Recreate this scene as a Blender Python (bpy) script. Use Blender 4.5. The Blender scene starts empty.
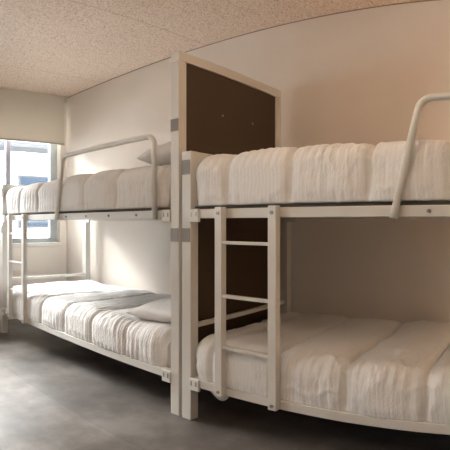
import bpy, bmesh, math, random
from mathutils import Vector, noise, Matrix

PI = math.pi
S = bpy.context.scene
C = S.collection

# ---------------------------------------------------------------- camera
F, X0, Y0 = 450.0, 530.0, 223.0      # px per radian, column facing the long wall, horizon row
CZ = 1.012
cd = bpy.data.cameras.new('camera')
cam = bpy.data.objects.new('camera', cd)
C.objects.link(cam)
cam.location = (0, 0, CZ)
cam.rotation_euler = (PI / 2, 0, (X0 - 225) / F)
cd.type = 'PANO'
cd.panorama_type = 'EQUIRECTANGULAR'
cd.longitude_min = -225 / F
cd.longitude_max = 225 / F
cd.latitude_max = Y0 / F
cd.latitude_min = -(450 - Y0) / F
cd.clip_end = 200
S.camera = cam

# ---------------------------------------------------------------- world, sun, exposure
S.view_settings.view_transform = 'Standard'
S.view_settings.look = 'None'
S.view_settings.gamma = 1
S.view_settings.use_curve_mapping = False
S.view_settings.exposure = 0.17

w = bpy.data.worlds.new('sky')
S.world = w
w.use_nodes = True
bg = w.node_tree.nodes['Background']
bg.inputs['Color'].default_value = (0.975, 0.98, 1.0, 1)
bg.inputs['Strength'].default_value = 17

def light(name, kind, loc, energy, color, size=None, rot=None, size_y=None):
    l = bpy.data.lights.new(name, kind)
    l.energy = energy
    l.color = color
    if kind == 'AREA':
        l.shape = 'RECTANGLE'
        l.size = size
        l.size_y = size_y or size
    elif kind == 'SUN':
        l.angle = size
    else:
        l.shadow_soft_size = size
    o = bpy.data.objects.new(name, l)
    o.location = loc
    if rot:
        o.rotation_euler = rot
    C.objects.link(o)
    return o

sun = light('sun', 'SUN', (0, 0, 10), 9.0, (1, 0.96, 0.9), 0.02)
sun.rotation_euler = Vector((-0.75, 0.25, -0.6)).to_track_quat('-Z', 'Y').to_euler()

# room box
WX, WD, WR, WB, CH = -4.26, 2.56, 1.9, -2.3, 2.43
WZ0, WZ1 = 0.80, 2.33
WINS = [(0.10, 2.48), (-2.0, -0.90)]  # second window is out of view, added for daylight from the front
for a, b in WINS:
    p = light('window_daylight', 'AREA', (WX - 0.02, (a + b) / 2, (WZ0 + WZ1) / 2), 10, (1, 1, 1), b - a, (0, -PI / 2, 0), WZ1 - WZ0)
    p.rotation_euler = (PI / 2, 0, -PI / 2)
    p.data.cycles.is_portal = True
# bright sky and sunlit street high outside, shining down through the windows
sk = light('street_skylight', 'AREA', (-9.5, 0.2, 6.2), 3700, (1.0, 0.98, 0.96), 3.6, None, 3.4)
sk.rotation_euler = (Vector((WX, 1.3, 1.4)) - sk.location).to_track_quat('-Z', 'Y').to_euler()
# warm electric light of the room and an added ceiling fill
light('ceiling_lamp_light', 'AREA', (0.6, -0.6, CH - 0.05), 12, (1.0, 0.78, 0.56), 0.5)
light('warm_fill_light', 'POINT', (-0.7, 0.75, 2.02), 9, (1.0, 0.74, 0.50), 0.12)  # no fixture: unseen fill added to warm the ceiling and upper wall
light('reading_lamp_light', 'POINT', (0.45, 2.38, 1.62), 8, (1.0, 0.62, 0.34), 0.05)
light('reading_lamp_light', 'POINT', (0.45, 2.38, 0.80), 5.5, (1.0, 0.62, 0.34), 0.05)

# ---------------------------------------------------------------- materials
def mat(name, col, rough=0.5, metal=0.0):
    m = bpy.data.materials.new(name)
    m.use_nodes = True
    b = m.node_tree.nodes['Principled BSDF']
    b.inputs['Base Color'].default_value = (*col, 1)
    b.inputs['Roughness'].default_value = rough
    b.inputs['Metallic'].default_value = metal
    return m, m.node_tree, b

def tex_noise(nt, scale, detail=4, rough=0.5, vec=None):
    n = nt.nodes.new('ShaderNodeTexNoise')
    n.inputs['Scale'].default_value = scale
    n.inputs['Detail'].default_value = detail
    n.inputs['Roughness'].default_value = rough
    if vec:
        nt.links.new(vec, n.inputs['Vector'])
    return n

def coords(nt, scale=(1, 1, 1)):
    t = nt.nodes.new('ShaderNodeTexCoord')
    mp = nt.nodes.new('ShaderNodeMapping')
    mp.inputs['Scale'].default_value = scale
    nt.links.new(t.outputs['Object'], mp.inputs['Vector'])
    return mp.outputs['Vector']

def ramp(nt, fac, stops):
    r = nt.nodes.new('ShaderNodeValToRGB')
    e = r.color_ramp.elements
    while len(e) < len(stops):
        e.new(0.5)
    for i, (p, c) in enumerate(stops):
        e[i].position = p
        e[i].color = (*c, 1)
    nt.links.new(fac, r.inputs['Fac'])
    return r

def bump(nt, b, h, strength, dist=0.01):
    n = nt.nodes.new('ShaderNodeBump')
    n.inputs['Strength'].default_value = strength
    n.inputs['Distance'].default_value = dist
    nt.links.new(h, n.inputs['Height'])
    nt.links.new(n.outputs['Normal'], b.inputs['Normal'])

def m_wall():
    m, nt, b = mat('painted_plaster', (0.66, 0.61, 0.54), 0.75)
    v = coords(nt)
    n = tex_noise(nt, 2.0, 3, vec=v)
    r = ramp(nt, n.outputs['Fac'], [(0.3, (0.77, 0.70, 0.635)), (0.7, (0.80, 0.73, 0.665))])
    nt.links.new(r.outputs['Color'], b.inputs['Base Color'])
    n2 = tex_noise(nt, 180, 3, vec=v)
    bump(nt, b, n2.outputs['Fac'], 0.12, 0.002)
    return m
M_WALL = m_wall()

def m_ceiling():
    m, nt, b = mat('wood_fibre_board', (0.6, 0.48, 0.38), 0.85)
    v = coords(nt)
    # short curly strands: stretched noises in two directions plus dark specks
    n1 = tex_noise(nt, 75, 3, 0.7, coords(nt, (1.0, 2.0, 1)))
    n2 = tex_noise(nt, 80, 3, 0.7, coords(nt, (2.0, 1.0, 1)))
    mx = nt.nodes.new('ShaderNodeMath'); mx.operation = 'MAXIMUM'
    nt.links.new(n1.outputs['Fac'], mx.inputs[0]); nt.links.new(n2.outputs['Fac'], mx.inputs[1])
    r0 = ramp(nt, mx.outputs[0], [(0.41, (0.36, 0.22, 0.15)), (0.48, (0.76, 0.59, 0.47)), (0.56, (0.92, 0.76, 0.63)), (0.66, (0.99, 0.90, 0.80))])
    dots = nt.nodes.new('ShaderNodeTexVoronoi'); dots.inputs['Scale'].default_value = 42
    nt.links.new(v, dots.inputs['Vector'])
    rd = ramp(nt, dots.outputs['Distance'], [(0.08, (0.30, 0.20, 0.15)), (0.16, (1, 1, 1))])
    r = nt.nodes.new('ShaderNodeMix'); r.data_type = 'RGBA'; r.blend_type = 'MULTIPLY'; r.inputs['Factor'].default_value = 0.75
    nt.links.new(r0.outputs['Color'], r.inputs['A']); nt.links.new(rd.outputs['Color'], r.inputs['B'])
    # board joints every 1.2 m by 0.6 m
    sx = nt.nodes.new('ShaderNodeSeparateXYZ'); nt.links.new(v, sx.inputs[0])
    def joint(out, period, off):
        a = nt.nodes.new('ShaderNodeMath'); a.operation = 'ADD'; a.inputs[1].default_value = off + 100 * period
        nt.links.new(out, a.inputs[0])
        k = nt.nodes.new('ShaderNodeMath'); k.operation = 'MODULO'; k.inputs[1].default_value = period
        nt.links.new(a.outputs[0], k.inputs[0])
        l = nt.nodes.new('ShaderNodeMath'); l.operation = 'LESS_THAN'; l.inputs[1].default_value = 0.007
        nt.links.new(k.outputs[0], l.inputs[0])
        return l.outputs[0]
    j1 = joint(sx.outputs['X'], 1.33, 2.25); j2 = joint(sx.outputs['Y'], 3.2, 0.4)
    j = nt.nodes.new('ShaderNodeMath'); j.operation = 'MAXIMUM'
    nt.links.new(j1, j.inputs[0]); nt.links.new(j2, j.inputs[1])
    mixc = nt.nodes.new('ShaderNodeMix'); mixc.data_type = 'RGBA'
    mixc.inputs['B'].default_value = (0.60, 0.46, 0.36, 1)
    nt.links.new(j.outputs[0], mixc.inputs['Factor'])
    nt.links.new(r.outputs['Result'], mixc.inputs['A'])
    nt.links.new(mixc.outputs['Result'], b.inputs['Base Color'])
    bump(nt, b, mx.outputs[0], 0.5, 0.006)
    return m
M_CEIL = m_ceiling()

def m_floor():
    m, nt, b = mat('concrete_look_vinyl', (0.1, 0.09, 0.085), 0.4)
    v = coords(nt)
    n1 = tex_noise(nt, 2.6, 7, 0.62, v)
    br = nt.nodes.new('ShaderNodeTexBrick')
    br.offset = 0.5
    br.inputs['Scale'].default_value = 1
    br.inputs['Brick Width'].default_value = 1.2
    br.inputs['Row Height'].default_value = 0.6
    br.inputs['Mortar Size'].default_value = 0.0015
    br.inputs['Color1'].default_value = (0.78, 0.79, 0.80, 1)
    br.inputs['Color2'].default_value = (1.15, 1.12, 1.08, 1)
    br.inputs['Mortar'].default_value = (0.6, 0.6, 0.6, 1)
    nt.links.new(v, br.inputs['Vector'])
    r = ramp(nt, n1.outputs['Fac'], [(0.34, (0.075, 0.067, 0.062)), (0.5, (0.130, 0.117, 0.109)), (0.64, (0.205, 0.190, 0.178))])
    mu = nt.nodes.new('ShaderNodeMix'); mu.data_type = 'RGBA'; mu.blend_type = 'MULTIPLY'; mu.inputs['Factor'].default_value = 1
    nt.links.new(r.outputs['Color'], mu.inputs['A']); nt.links.new(br.outputs['Color'], mu.inputs['B'])
    nt.links.new(mu.outputs['Result'], b.inputs['Base Color'])
    n2 = tex_noise(nt, 5, 5, 0.6, v)
    rr = ramp(nt, n2.outputs['Fac'], [(0.3, (0.28,) * 3), (0.7, (0.40,) * 3)])
    nt.links.new(rr.outputs['Color'], b.inputs['Roughness'])
    n3 = tex_noise(nt, 25, 4, 0.6, v)
    bump(nt, b, n3.outputs['Fac'], 0.12, 0.003)
    return m
M_FLOOR = m_floor()

def m_steel():
    m, nt, b = mat('white_powder_coated_steel', (0.66, 0.645, 0.61), 0.42)
    n = tex_noise(nt, 300, 2, vec=coords(nt))
    bump(nt, b, n.outputs['Fac'], 0.05, 0.001)
    return m
M_STEEL = m_steel()

def m_panel():
    m, nt, b = mat('dark_brown_board', (0.04, 0.026, 0.016), 0.55)
    n = tex_noise(nt, 60, 3, vec=coords(nt))
    r = ramp(nt, n.outputs['Fac'], [(0.3, (0.046, 0.026, 0.011)), (0.7, (0.054, 0.031, 0.014))])
    nt.links.new(r.outputs['Color'], b.inputs['Base Color'])
    return m
M_PANEL = m_panel()

def m_fabric(name, col, fine=1.0, sx=(1, 1, 1), pleat=False):
    m, nt, b = mat(name, col, 0.9)
    b.inputs['Sheen Weight'].default_value = 0.15
    n = tex_noise(nt, 45 * fine, 4, 0.6, coords(nt, sx))
    h = n.outputs['Fac']
    if pleat:
        # puckered stripes of the seersucker weave
        wv = nt.nodes.new('ShaderNodeTexWave')
        wv.bands_direction = 'X'
        wv.inputs['Scale'].default_value = 17.0
        wv.inputs['Distortion'].default_value = 6
        wv.inputs['Detail'].default_value = 2
        wv.inputs['Detail Scale'].default_value = 0.35
        nt.links.new(coords(nt), wv.inputs['Vector'])
        a = nt.nodes.new('ShaderNodeMath'); a.operation = 'MULTIPLY_ADD'; a.inputs[1].default_value = 0.22
        nt.links.new(wv.outputs['Fac'], a.inputs[0]); nt.links.new(h, a.inputs[2])
        h = a.outputs[0]
    bump(nt, b, h, 0.5, 0.005)
    return m
M_QUILT = m_fabric('white_seersucker_cotton', (0.80, 0.795, 0.79), 1.6, (2.2, 1, 0.8), True)
M_MATT = m_fabric('mattress_ticking', (0.55, 0.51, 0.46))
M_PILLOW = m_fabric('pillowcase_cotton', (0.76, 0.745, 0.73), 0.6)
M_BASE = m_fabric('dark_base_cloth', (0.065, 0.055, 0.047))
M_PLATE = mat('grey_metal_plate', (0.25, 0.23, 0.215), 0.5, 0.0)[0]
M_BOLT = mat('zinc_bolt', (0.30, 0.28, 0.26), 0.35, 0.8)[0]
M_DARK = mat('dark_slot', (0.05, 0.045, 0.04), 0.6)[0]
M_FRAME = mat('grey_window_frame', (0.36, 0.40, 0.42), 0.4)[0]
M_WHITE = mat('white_trim_paint', (0.75, 0.73, 0.69), 0.5)[0]

def m_blind():
    m, nt, b = mat('blind_cloth', (0.72, 0.67, 0.58), 0.85)
    n = tex_noise(nt, 400, 2, vec=coords(nt))
    bump(nt, b, n.outputs['Fac'], 0.1, 0.001)
    t = nt.nodes.new('ShaderNodeBsdfTranslucent')
    t.inputs['Color'].default_value = (0.62, 0.56, 0.50, 1)
    mx = nt.nodes.new('ShaderNodeMixShader'); mx.inputs[0].default_value = 0.14
    nt.links.new(b.outputs[0], mx.inputs[1]); nt.links.new(t.outputs[0], mx.inputs[2])
    nt.links.new(mx.outputs[0], nt.nodes['Material Output'].inputs['Surface'])
    return m
M_BLIND = m_blind()

def m_glass():
    m = bpy.data.materials.new('window_glass')
    m.use_nodes = True
    nt = m.node_tree
    nt.nodes.clear()
    o = nt.nodes.new('ShaderNodeOutputMaterial')
    t = nt.nodes.new('ShaderNodeBsdfTransparent'); t.inputs['Color'].default_value = (0.97, 0.985, 0.98, 1)
    g = nt.nodes.new('ShaderNodeBsdfGlossy'); g.inputs['Roughness'].default_value = 0.02
    f = nt.nodes.new('ShaderNodeFresnel'); f.inputs['IOR'].default_value = 1.35
    mx = nt.nodes.new('ShaderNodeMixShader')
    nt.links.new(f.outputs[0], mx.inputs[0]); nt.links.new(t.outputs[0], mx.inputs[1]); nt.links.new(g.outputs[0], mx.inputs[2])
    nt.links.new(mx.outputs[0], o.inputs['Surface'])
    return m
M_GLASS = m_glass()

# ---------------------------------------------------------------- mesh helpers
def add_box(bm, lo, hi, bev=0.0, seg=2):
    cx = [(a + b) / 2 for a, b in zip(lo, hi)]
    r = bmesh.ops.create_cube(bm, size=1, matrix=Matrix.Translation(cx) @ Matrix.Diagonal([abs(b - a) for a, b in zip(lo, hi)] + [1]))
    if bev:
        es = list({e for v in r['verts'] for e in v.link_edges})
        bmesh.ops.bevel(bm, geom=es, offset=bev, segments=seg, affect='EDGES', profile=0.5)

def add_cyl(bm, p0, p1, r, seg=16, r2=None):
    p0, p1 = Vector(p0), Vector(p1)
    d = p1 - p0
    q = d.to_track_quat('Z', 'Y').to_matrix().to_4x4()
    bmesh.ops.create_cone(bm, cap_ends=True, segments=seg, radius1=r, radius2=r if r2 is None else r2, depth=d.length,
                          matrix=Matrix.Translation((p0 + p1) / 2) @ q)

def add_tube(bm, pts, r, seg=14):
    pts = [Vector(p) for p in pts]
    n = len(pts)
    rings = []
    up = Vector((0, 1, 0))
    for i, p in enumerate(pts):
        t = (pts[min(i + 1, n - 1)] - pts[max(i - 1, 0)]).normalized()
        a = up - t * up.dot(t)
        a = a.normalized() if a.length > 1e-4 else t.orthogonal().normalized()
        b = t.cross(a)
        rings.append([bm.verts.new(p + (a * math.cos(2 * PI * k / seg) + b * math.sin(2 * PI * k / seg)) * r) for k in range(seg)])
    for i in range(n - 1):
        for k in range(seg):
            bm.faces.new((rings[i][k], rings[i][(k + 1) % seg], rings[i + 1][(k + 1) % seg], rings[i + 1][k]))
    bm.faces.new(rings[0][::-1]); bm.faces.new(rings[-1])

def fillet(pts, rad, n=8):
    """polyline with rounded inner corners"""
    out = [Vector(pts[0])]
    for i in range(1, len(pts) - 1):
        p, a, b = Vector(pts[i]), Vector(pts[i - 1]), Vector(pts[i + 1])
        u, v = (a - p).normalized(), (b - p).normalized()
        ang = u.angle(v)
        d = rad / math.tan(ang / 2)
        s, e = p + u * d, p + v * d
        c = p + (u + v).normalized() * (rad / math.sin(ang / 2))
        for k in range(n + 1):
            t = k / n
            q = (s - c).lerp(e - c, t)
            out.append(c + q.normalized() * rad)
    out.append(Vector(pts[-1]))
    return out

def obj(name, bm, m, parent=None, smooth=False):
    bmesh.ops.recalc_face_normals(bm, faces=bm.faces)
    me = bpy.data.meshes.new(name)
    bm.to_mesh(me)
    bm.free()
    me.materials.append(m)
    if smooth:
        for p in me.polygons:
            p.use_smooth = True
    o = bpy.data.objects.new(name, me)
    C.objects.link(o)
    if parent:
        o.parent = parent
    return o

def box(name, lo, hi, m, parent=None, bev=0.0):
    bm = bmesh.new()
    add_box(bm, lo, hi, bev)
    return obj(name, bm, m, parent)

def struct(o):
    o['kind'] = 'structure'
    return o

def thing(name, loc, label, cat, group=None):
    o = bpy.data.objects.new(name, None)
    o.empty_display_size = 0.1
    o.location = loc
    C.objects.link(o)
    return tag(o, label, cat, group)

def tag(o, label, cat, group=None):
    o['label'] = label
    o['category'] = cat
    if group:
        o['group'] = group
    return o

# ---------------------------------------------------------------- room shell
T = 0.12
struct(box('floor', (WX - T, WB - T, -0.1), (WR + T, WD + T, 0), M_FLOOR))
struct(box('ceiling', (WX - T, WB - T, CH), (WR + T, WD + T, CH + 0.15), M_CEIL))
struct(box('wall_back', (WX - T, WD, 0), (WR + T, WD + T, CH), M_WALL))
struct(box('wall_front', (WX - T, WB - T, 0), (WR + T, WB, CH), M_WALL))
struct(box('wall_right', (WR, WB, 0), (WR + T, WD, CH), M_WALL))
bm = bmesh.new()
WT = 0.14
add_box(bm, (WX - WT, WB, 0), (WX, WD, WZ0 - 0.04))
add_box(bm, (WX - WT, WB, WZ1), (WX, WD, CH))
ys = [WB] + sorted([v for ab in WINS for v in ab]) + [WD]
for i in range(0, len(ys), 2):
    add_box(bm, (WX - WT, ys[i], WZ0 - 0.04), (WX, ys[i + 1], WZ1))
struct(obj('wall_left', bm, M_WALL))

for k, (a, b) in enumerate(WINS):
    fx0, fx1 = WX - 0.125, WX - 0.07
    bm = bmesh.new()
    add_box(bm, (fx0, a, WZ0), (fx1, b, WZ0 + 0.05), 0.004)
    add_box(bm, (fx0, a, WZ1 - 0.05), (fx1, b, WZ1), 0.004)
    add_box(bm, (fx0, a, WZ0 + 0.05), (fx1, a + 0.06, WZ1 - 0.05), 0.004)
    add_box(bm, (fx0, b - 0.085, WZ0 + 0.05), (fx1, b, WZ1 - 0.05), 0.004)
    wf = struct(obj('window_%d' % (k + 1), bm, M_FRAME))
    # slim white sash and mullion
    bm = bmesh.new()
    my = 1.87 if k == 0 else (a + b) / 2
    add_box(bm, (fx0 + 0.008, my, WZ0 + 0.05), (fx1 - 0.008, my + 0.055, WZ1 - 0.05), 0.004)
    obj('mullion', bm, mat('pale_frame', (0.34, 0.33, 0.40), 0.5)[0], wf)
    box('pane', (fx0 + 0.022, a + 0.06, WZ0 + 0.05), (fx0 + 0.028, b - 0.085, WZ1 - 0.05), M_GLASS, wf)
    box('window_sill', (WX - 0.125, a, WZ0 - 0.04), (WX + 0.012, b, WZ0), M_WHITE, wf, 0.004)

# strip coloured dark for the shaded gap where the boards meet the long wall
struct(box('gap_shade_1', (WX, WD - 0.004, CH - 0.007), (WR, WD, CH), mat('shadow_gap', (0.34, 0.26, 0.2), 0.8)[0]))
# ---------------------------------------------------------------- roller blind
for k, (a, b) in enumerate(WINS):
    if k:
        continue
    bl = thing('roller_blind', (WX + 0.05, (a + b) / 2, 1.87), 'cream roller blind pulled partly down over the window', 'blind')
    ox, oy, oz = bl.location
    bm = bmesh.new()
    y0, y1 = a - 0.03 - oy, 2.50 - oy
    n = 24
    rows = [(0.0, 0), (CH - 0.08 - oz, 0)]
    add_box(bm, (-0.0015, y0, 0.012), (0.0015, y1, CH - 0.004 - oz))
    obj('blind_cloth', bm, M_BLIND, bl)
    bm = bmesh.new()
    add_box(bm, (-0.006, y0, -0.006), (0.006, y1, 0.014), 0.004)
    obj('bottom_bar', bm, mat('blind_bar', (0.42, 0.38, 0.33), 0.5)[0], bl)
    bm = bmesh.new()
    add_cyl(bm, (-0.025, y0, CH - 0.03 - oz), (-0.025, y1, CH - 0.03 - oz), 0.022, 20)
    obj('roller_tube', bm, M_BLIND, bl, True)
    bm = bmesh.new()
    add_cyl(bm, (0.0, y1 + 0.012, CH - 0.03 - oz), (0.0, y1 + 0.012, -0.02), 0.002, 8)
    add_box(bm, (-0.03, y1 + 0.004, CH - 0.075 - oz), (0.03, y1 + 0.02, CH - oz), 0.002)
    obj('chain', bm, M_BLIND, bl)

# ---------------------------------------------------------------- house across the street
M_FACADE = mat('facade_render', (0.80, 0.80, 0.79), 0.8)[0]
M_FAC2 = mat('facade_band', (0.035, 0.037, 0.042), 0.7)[0]
M_FWIN = mat('facade_glass', (0.014, 0.022, 0.034), 0.9)[0]
for _m in (M_FAC2, M_FWIN):
    _m.node_tree.nodes['Principled BSDF'].inputs['Specular IOR Level'].default_value = 0.1
M_FBLUE = mat('blue_awning', (0.12, 0.20, 0.33), 0.6)[0]
hs = thing('apartment_building', (-13.0, 5.0, -7.0), 'pale apartment building with balconies seen through the window', 'building')
ox, oy, oz = hs.location
bm = bmesh.new()
add_box(bm, (-6, -14, 0), (0, 12, 14))
obj('facade', bm, M_FACADE, hs)
for fl in range(4):
    zf = 7.0 + 3.0 * (fl - 2) + 0.2 + 0.35
    for q in range(-4, 4):
        yy = 3.0 * q + 1.0
        bm = bmesh.new()
        add_box(bm, (0, yy, zf + 0.3), (0.05, yy + 1.3, zf + 2.0))
        fr = obj('window', bm, M_FAC2, hs)
        box('pane', (0.05, yy + 0.08, zf + 0.38), (0.06, yy + 1.22, zf + 1.92), M_FWIN, fr)
    bm = bmesh.new()
    add_box(bm, (0, -12.5, zf - 0.25), (0.9, 11.5, zf - 0.1))
    for q in range(3):
        add_box(bm, (0.86, -12.5, zf + 0.2 + q * 0.28), (0.9, 11.5, zf + 0.25 + q * 0.28))
    obj('balcony', bm, M_FAC2, hs)
struct(box('ground_outside', (-30, -25, -7.2), (WX - 0.5, 25, -7.0), mat('street', (0.3, 0.3, 0.3), 0.8)[0]))

# ---------------------------------------------------------------- bunk beds
D0 = 1.57                     # front face of the posts
D1 = 2.515                    # rear face of the posts
PW, PD = 0.06, 0.054          # post section
RZ = [(0.196, 0.240), (1.034, 1.077)]   # rails
PTOP = 1.362
BL = 2.232                    # overall length

def bolt(parent, p, r=0.008, axis='y'):
    bm = bmesh.new()
    d = (0, -0.005, 0) if axis == 'y' else (0.005, 0, 0)
    q = Vector(p) + Vector(d)
    add_cyl(bm, p, q, r, 16)
    add_cyl(bm, q - Vector(d) * 0.1, q + Vector(d) * 0.06, r * 0.45, 6)
    return obj('bolt', bm, M_BOLT, parent)

def bunk(x0, label, tall):
    """x0: left end.  tall: the right end is the tall partition with the dark board"""
    B = thing('bunk_bed', (x0, D0, 0), label, 'bunk bed', 'white steel bunk beds')
    dep = D1 - D0
    def post(xa, ya, top):
        bm = bmesh.new()
        add_box(bm, (xa, ya, 0.0), (xa + PW, ya + PD, top), 0.004)
        return obj('post', bm, M_STEEL, B)
    def plate(p, xa, za, zb):
        bm = bmesh.new()
        add_box(bm, (xa + 0.002, -0.0025, za), (xa + PW - 0.004, 0.002, zb), 0.0012, 1)
        return obj('joint_plate', bm, M_PLATE, p)
    def frame_end(xa, zs=True):
        pf = post(xa, 0, PTOP); post(xa, dep - PD, PTOP)
        # head board between the posts
        bm = bmesh.new()
        add_box(bm, (xa + 0.004, PD, PTOP - 0.17), (xa + PW - 0.004, dep - PD, PTOP), 0.004)
        obj('end_board', bm, M_STEEL, B)
        bm = bmesh.new()
        add_box(bm, (xa + 0.018, PD, 0.488), (xa + 0.042, dep - PD, 0.512), 0.003)
        obj('end_rail', bm, M_STEEL, B)
        return pf
    pf = frame_end(0.0)
    plate(pf, 0.0, 1.248, 1.319)
    plate(pf, 0.0, 0.920, 0.987)
    xr = BL - PW
    if tall:
        PT = 1.905
        a = post(xr, 0, PT - 0.055); post(xr, dep - PD, PT - 0.055)
        plate(a, xr, 1.474, 1.538)
        plate(a, xr, 0.920, 0.987)
        bm = bmesh.new()
        add_box(bm, (xr, 0, PT - 0.055), (xr + PW, dep, PT), 0.004)
        obj('top_rail', bm, M_STEEL, B)
        bm = bmesh.new()
        add_box(bm, (xr + 0.010, PD, 0.20), (xr + PW - 0.012, dep - PD, PT - 0.055), 0.001)
        pn = obj('partition_panel', bm, M_PANEL, B)
        pn['label'] = 'dark brown partition board'
        for yy, zz in ((1.922, 1.614), (2.206, 1.618)):
            bolt(pn, (xr + PW - 0.012, yy - D0, zz), 0.006, 'x')['label'] = 'small pale screw head'
    else:
        frame_end(xr)
    # rails with corner brackets
    for lv, (za, zb) in enumerate(RZ):
        for side in (0, 1):
            ya = 0.006 if side == 0 else dep - 0.046
            bm = bmesh.new()
            add_box(bm, (PW + 0.004, ya, za), (xr - 0.004, ya + 0.04, zb), 0.003)
            rl = obj('side_rail', bm, M_STEEL, B)
            yf = -0.008 if side == 0 else dep - 0.056
            for xa in (PW - 0.004, xr - 0.056):
                bm = bmesh.new()
                add_box(bm, (xa, yf, za - 0.018), (xa + 0.060, yf + 0.016, zb + 0.002), 0.003)
                br = obj('corner_bracket', bm, M_STEEL, rl)
                if side == 0:
                    bm = bmesh.new()
                    bm.free()
                    for sx in (0.010, 0.040):
                        box('bracket_slot', (xa + sx, yf - 0.0015, za + 0.008), (xa + sx + 0.008, yf + 0.001, zb - 0.012), M_BOLT, rl)
            if side == 0 and lv == 1:
                for xb in ([1.155, 1.40, 1.645, 1.898] if tall else [1.174, 1.80]):
                    bolt(rl, (xb, ya, (za + zb) / 2), 0.0075)
        # slatted support under the mattress
        bm = bmesh.new()
        add_box(bm, (PW + 0.008, 0.02, zb - 0.012 if lv else za + 0.012), (xr - 0.008, dep - 0.05, zb + 0.014 if lv else zb - 0.006), 0.003)
        bs = obj('bed_base', bm, M_BASE, B)
        bs['label'] = 'dark mattress base'
    # ladder
    lx = 0.235
    bm = bmesh.new()
    for xs in (lx, lx + 0.284):
        add_box(bm, (xs, -0.032, 0.200), (xs + 0.040, 0.004, 1.084), 0.003)
    ld = obj('ladder', bm, M_STEEL, B)
    for z in (0.446, 0.685, 0.925):
        bm = bmesh.new()
        add_box(bm, (lx + 0.038, -0.028, z - 0.007), (lx + 0.286, 0.002, z + 0.007), 0.003)
        obj('rung', bm, M_STEEL, ld)
    for xs in (lx, lx + 0.284):
        bolt(ld, (xs + 0.020, -0.031, 1.055)); bolt(ld, (xs + 0.020, -0.031, 0.222))
    # guard rail
    gx = 1.045
    pts = [(gx, -0.010, 1.030), (gx + 0.010, -0.010, 1.075), (gx + 0.105, -0.012, 1.470), (gx + 1.02, -0.012, 1.470), (gx + 1.02, -0.010, 1.030)]
    bm = bmesh.new()
    add_tube(bm, [pts[0]] + fillet(pts[1:], 0.055), 0.0145)
    obj('guard_rail', bm, M_STEEL, B, True)
    return B

LX, RX = -3.785, -1.534
bunk(LX, 'white steel bunk bed by the window with tall dark board at its end', True)
bunk(RX, 'white steel bunk bed nearest the viewer at right of the dark board', False)

# ---------------------------------------------------------------- bedding
def rounded_grid(lo, hi, r, step):
    """closed box shell made of a fine grid, edges rounded by r"""
    n = [max(2, int(round((hi[i] - lo[i]) / step))) for i in range(3)]
    idx, vs, fs = {}, [], []
    def vid(i, j, k):
        key = (i, j, k)
        if key not in idx:
            idx[key] = len(vs)
            vs.append(Vector((lo[0] + (hi[0] - lo[0]) * i / n[0], lo[1] + (hi[1] - lo[1]) * j / n[1], lo[2] + (hi[2] - lo[2]) * k / n[2])))
        return idx[key]
    for i in range(n[0]):
        for j in range(n[1]):
            for k in (0, n[2]):
                q = (vid(i, j, k), vid(i + 1, j, k), vid(i + 1, j + 1, k), vid(i, j + 1, k))
                fs.append(q if k else q[::-1])
    for i in range(n[0]):
        for k in range(n[2]):
            for j in (0, n[1]):
                q = (vid(i, j, k), vid(i + 1, j, k), vid(i + 1, j, k + 1), vid(i, j, k + 1))
                fs.append(q if j == 0 else q[::-1])
    for j in range(n[1]):
        for k in range(n[2]):
            for i in (0, n[0]):
                q = (vid(i, j, k), vid(i, j + 1, k), vid(i, j + 1, k + 1), vid(i, j, k + 1))
                fs.append(q[::-1] if i == 0 else q)
    nr = []
    for q, p in enumerate(vs):
        inn = Vector([min(max(p[a], lo[a] + r), hi[a] - r) if a < 2 else min(max(p[a], lo[a] + 0.0), hi[a] - r) for a in range(3)])
        d = p - inn
        if d.length < 1e-6:
            nr.append(Vector((0, 0, -1)))
            continue
        d.normalize()
        vs[q] = inn + d * r
        nr.append(d)
    return vs, fs, nr

def mesh_obj(name, vs, fs, m, parent=None):
    me = bpy.data.meshes.new(name)
    me.from_pydata([tuple(v) for v in vs], [], fs)
    me.materials.append(m)
    for p in me.polygons:
        p.use_smooth = True
    me.update()
    o = bpy.data.objects.new(name, me)
    C.objects.link(o)
    if parent:
        o.parent = parent
    return o

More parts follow.
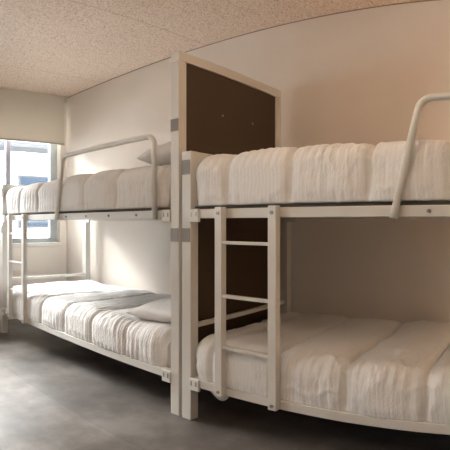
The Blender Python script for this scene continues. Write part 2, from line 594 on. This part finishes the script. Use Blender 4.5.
def duvet(xa, xb, za, zt, mt, seams, seed, label, yb=2.49, yf=1.585, puff=0.018, rad=0.085, ripple=1.0, step=0.0095, ribs=None):
    """a quilt draped over a mattress of top height mt: an outer puffed skin and an inner skin, joined at the hem"""
    cx, cy = (xa + xb) / 2, (yf + yb) / 2
    vs, fs, nr = rounded_grid((xa, yf, za), (xb, yb, zt), rad, step)
    low = [d.z < -0.5 or p.z < za + 1e-6 for p, d in zip(vs, nr)]
    out, inn = [], []
    sd = Vector((seed * 7.3, seed * 3.1, seed * 1.7))
    sm = sorted(seams)
    edges = [xa - 0.10] + sm + [xb + 0.10]
    for p, d in zip(vs, nr):
        x, y, z = p
        xw = x + 0.016 * noise.noise(Vector((y * 2.0, z * 4.0, x * 0.8)) + sd) + 0.006 * noise.noise(Vector((y * 9, z * 9, x * 2)) + sd)
        s0 = max([e for e in edges if e <= xw] or [edges[0]]); s1 = min([e for e in edges if e > xw] or [edges[-1]])
        t = (xw - s0) / max(s1 - s0, 1e-4)
        dist = min(xw - s0, s1 - xw)
        prof = (1 - (2 * t - 1) ** 2) ** 0.6 if 0 < t < 1 else 0
        groove = math.exp(-(dist / 0.009) ** 2)
        front = max(0.0, min(1.0, (1.82 - y) / 0.20))
        front = front * front * (3 - 2 * front)
        h = puff * prof - 0.021 * groove
        h += 0.013 * noise.noise(Vector((x * 2.2, y * 2.6, z * 2.6)) + sd)
        # gathers running with the seams, strongest where the cloth drops over the edge
        gate = max(0.15, 0.55 + 1.5 * noise.noise(Vector((x * 2.4, y * 3, z * 4)) + sd * 2))
        near = 0.6 + 0.6 * math.exp(-(dist / 0.05) ** 2)
        wob = 0.9 * noise.noise(Vector((y * 5, z * 5, x)) + sd)
        ph = 3.4 * noise.noise(Vector((x * 5, y * 2.2, z * 3)) + sd)
        band = front * (0.35 + 0.65 * max(0.0, min(1.0, 0.6 + 1.6 * noise.noise(Vector((x * 3, z * 6, seed)) + sd))))
        rib = max(0.0, math.sin(2 * PI * x / 0.042 + ph)) ** 1.0 if True else 0
        strong = max(0.0, min(1.0, (x - ribs) / 0.25)) if ribs is not None else 0.0
        g = (rib - 0.4) * (0.0036 + 0.0018 * strong) * (0.35 + 1.1 * max(0.0, 0.5 + noise.noise(Vector((x * 7, y * 9, z * 11)) + sd))) * (band + 0.5 * strong * (0.35 + 0.65 * front))
        g += noise.noise(Vector((x * 30 + wob, y * 5, z * 5)) + sd) * 0.0085 * gate * near * (0.22 + 0.78 * front)
        g += noise.noise(Vector((x * 60 + wob, y * 12, z * 12)) + sd) * 0.004 * gate * (0.4 + 0.6 * front)
        g += noise.noise(p * 11 + sd) * 0.0055
        rid = 1 - abs(noise.noise(Vector((x * 11, y * 9, z * 9)) + sd * 3)) * 2.4
        g += 0.0045 * max(0.0, rid) ** 5 * gate
        g += noise.noise(p * 45 + sd) * 0.0016
        h += g * ripple
        q = p + d * h
        k = min(1.0, max(0.0, (z - za) / 0.05))
        q = p.lerp(q, 0.45 + 0.55 * k)
        # hem: uneven, gathered
        if k < 1 and front > 0:
            q.z += (1 - k) * 0.005 * (noise.noise(Vector((x * 14, seed, 0))) + 0.4)
        q.y = min(max(q.y, yf - 0.018), WD - 0.012)
        out.append(q - Vector((cx, cy, za)))
        # inner skin: clear of the mattress
        mx = min(max(p.x, xa + 0.018), xb - 0.018) if not low[len(inn)] else p.x + (0.018 if p.x < cx else -0.018)
        iq = Vector((min(max(p.x, xa + 0.018), xb - 0.018), min(max(p.y, 1.607), 2.469), min(p.z, mt + 0.005)))
        inn.append(iq - Vector((cx, cy, za)))
    N = len(vs)
    F1 = []
    rimcount = {}
    for f in fs:
        if all(vs[i].z < za + 1e-6 for i in f):
            continue
        F1.append(f)
        for a, b in zip(f, f[1:] + f[:1]):
            key = (min(a, b), max(a, b))
            rimcount[key] = None if key in rimcount else (a, b)
    F2 = [tuple(i + N for i in f[::-1]) for f in F1]
    rim = [(b, a, a + N, b + N) for k, ab in rimcount.items() if ab for a, b in (ab,)]
    used = sorted({i for f in F1 + F2 + rim for i in f})
    mp = {v: k for k, v in enumerate(used)}
    allv = out + inn
    o = mesh_obj('duvet', [allv[i] for i in used], [tuple(mp[i] for i in f) for f in F1 + F2 + rim], M_QUILT)
    o.location = (cx, cy, za)
    return tag(o, label, 'duvet', 'quilted duvets on the bunks')

def mattress(xa, xb, za, zb, label):
    vs, fs, nr = rounded_grid((xa, 1.612, za), (xb, 2.462, zb), 0.03, 0.03)
    cx, cy = (xa + xb) / 2, 2.037
    o = mesh_obj('mattress', [v - Vector((cx, cy, za)) for v in vs], fs, M_MATT)
    o.location = (cx, cy, za)
    return tag(o, label, 'mattress', 'mattresses of the bunks')

def pillow(loc, size, rot, seed, label):
    """two-sided cushion with pinched seam and pointed corners"""
    L, W, H = size
    nx, ny = 60, 44
    vs, fs = [], []
    sd = Vector((seed * 5.1, seed, seed * 2.2))
    def shell(sgn):
        base = len(vs)
        for j in range(ny + 1):
            for i in range(nx + 1):
                u, v = 2 * i / nx - 1, 2 * j / ny - 1
                e = max(0.0, (1 - abs(u) ** 3.2)) ** 0.55 * max(0.0, (1 - abs(v) ** 3.0)) ** 0.55
                px = u * L / 2 * (1 - 0.06 * (1 - v * v) * abs(u) ** 3)
                py = v * W / 2 * (1 - 0.08 * (1 - u * u) * abs(v) ** 3)
                z = sgn * H / 2 * e
                nn = noise.noise(Vector((u * 2.5, v * 2.5, sgn)) + sd) * 0.010 + noise.noise(Vector((u * 8, v * 8, sgn)) + sd) * 0.003
                z += nn * e
                vs.append(Vector((px, py, z)))
        for j in range(ny):
            for i in range(nx):
                a = base + j * (nx + 1) + i
                q = (a, a + 1, a + nx + 2, a + nx + 1)
                fs.append(q if sgn > 0 else q[::-1])
    shell(1); shell(-1)
    o = mesh_obj('pillow', vs, fs, M_PILLOW)
    bm = bmesh.new(); bm.from_mesh(o.data)
    bmesh.ops.remove_doubles(bm, verts=bm.verts, dist=1e-5)
    bm.to_mesh(o.data); bm.free()
    o.location = loc
    o.rotation_euler = rot
    return tag(o, label, 'pillow', 'white pillows')

zlo, zhi = RZ[0][1] + 0.018, RZ[1][1] + 0.014
lx0, lx1 = LX + PW + 0.02, LX + BL - PW - 0.02
rx0, rx1 = RX + PW - 0.005, RX + BL - PW - 0.02
mattress(lx0 + 0.02, lx1, zlo - 0.022, zlo + 0.125, 'beige mattress on the lower bunk by the window')
mattress(lx0 + 0.02, lx1, zhi, zhi + 0.16, 'beige mattress on the upper bunk by the window')
mattress(rx0 + 0.02, rx1, zlo - 0.022, zlo + 0.125, 'beige mattress on the lower bunk nearest the viewer')
mattress(rx0 + 0.02, rx1, zhi, zhi + 0.16, 'beige mattress on the upper bunk nearest the viewer')
duvet(lx0, -1.675, zlo - 0.022, 0.440, zlo + 0.125, [-3.33, -3.0, -2.67, -2.335, -2.0], 1, 'white quilted duvet on the lower bunk by the window', ribs=-2.5)
duvet(lx0, -1.66, zhi + 0.001, 1.318, zhi + 0.16, [-3.40, -3.07, -2.74, -2.41, -2.08, -1.75], 2, 'white quilted duvet on the upper bunk by the window', puff=0.018)
duvet(rx0, rx1, zlo - 0.022, 0.440, zlo + 0.125, [-1.35, -1.025, -0.70, -0.377, -0.05, 0.27], 3, 'white quilted duvet on the lower bunk nearest the viewer', ripple=1.2)
duvet(rx0, rx1, zhi + 0.001, 1.325, zhi + 0.16, [-1.27, -0.945, -0.605, -0.295, 0.03, 0.35], 4, 'white quilted duvet on the upper bunk nearest the viewer', puff=0.018, ripple=1.15)
pillow((-1.835, 1.97, 0.500), (0.44, 0.68, 0.14), (0.0, -0.08, 0.0), 1, 'white pillow lying on the lower bunk by the window')
pillow((-1.815, 1.99, 1.412), (0.40, 0.62, 0.17), (0.0, -0.10, 0.0), 2, 'white pillow on the upper bunk behind the guard rail')
# bottom corner of the sheet that slips down behind the side rail
mt = [o for o in C.objects if o.get('label', '').startswith('beige mattress on the lower bunk nearest')][0]
bm = bmesh.new()
loc = mt.location
prev = None
N = 16
front, back = [], []
for i in range(N + 1):
    t = i / N
    x = -1.435 + 0.16 * t
    zb = 0.222 - 0.090 * math.sin(PI * t ** 1.4) ** 0.6
    for yy, lst in ((1.618, front), (1.628, back)):
        lst.append((bm.verts.new(Vector((x, yy + 0.004 * math.sin(9 * t), 0.226)) - loc), bm.verts.new(Vector((x, yy + 0.012 * (0.226 - zb) / 0.08, zb)) - loc)))
for i in range(N):
    bm.faces.new((front[i][0], front[i + 1][0], front[i + 1][1], front[i][1]))
    bm.faces.new((back[i][1], back[i + 1][1], back[i + 1][0], back[i][0]))
    bm.faces.new((front[i][1], front[i + 1][1], back[i + 1][1], back[i][1]))
    bm.faces.new((front[i + 1][0], front[i][0], back[i][0], back[i + 1][0]))
bm.faces.new((front[0][0], front[0][1], back[0][1], back[0][0]))
bm.faces.new((front[N][1], front[N][0], back[N][0], back[N][1]))
sc = obj('sheet_corner', bm, M_PILLOW, mt, True)
sc['label'] = 'corner of white sheet hanging below the rail'
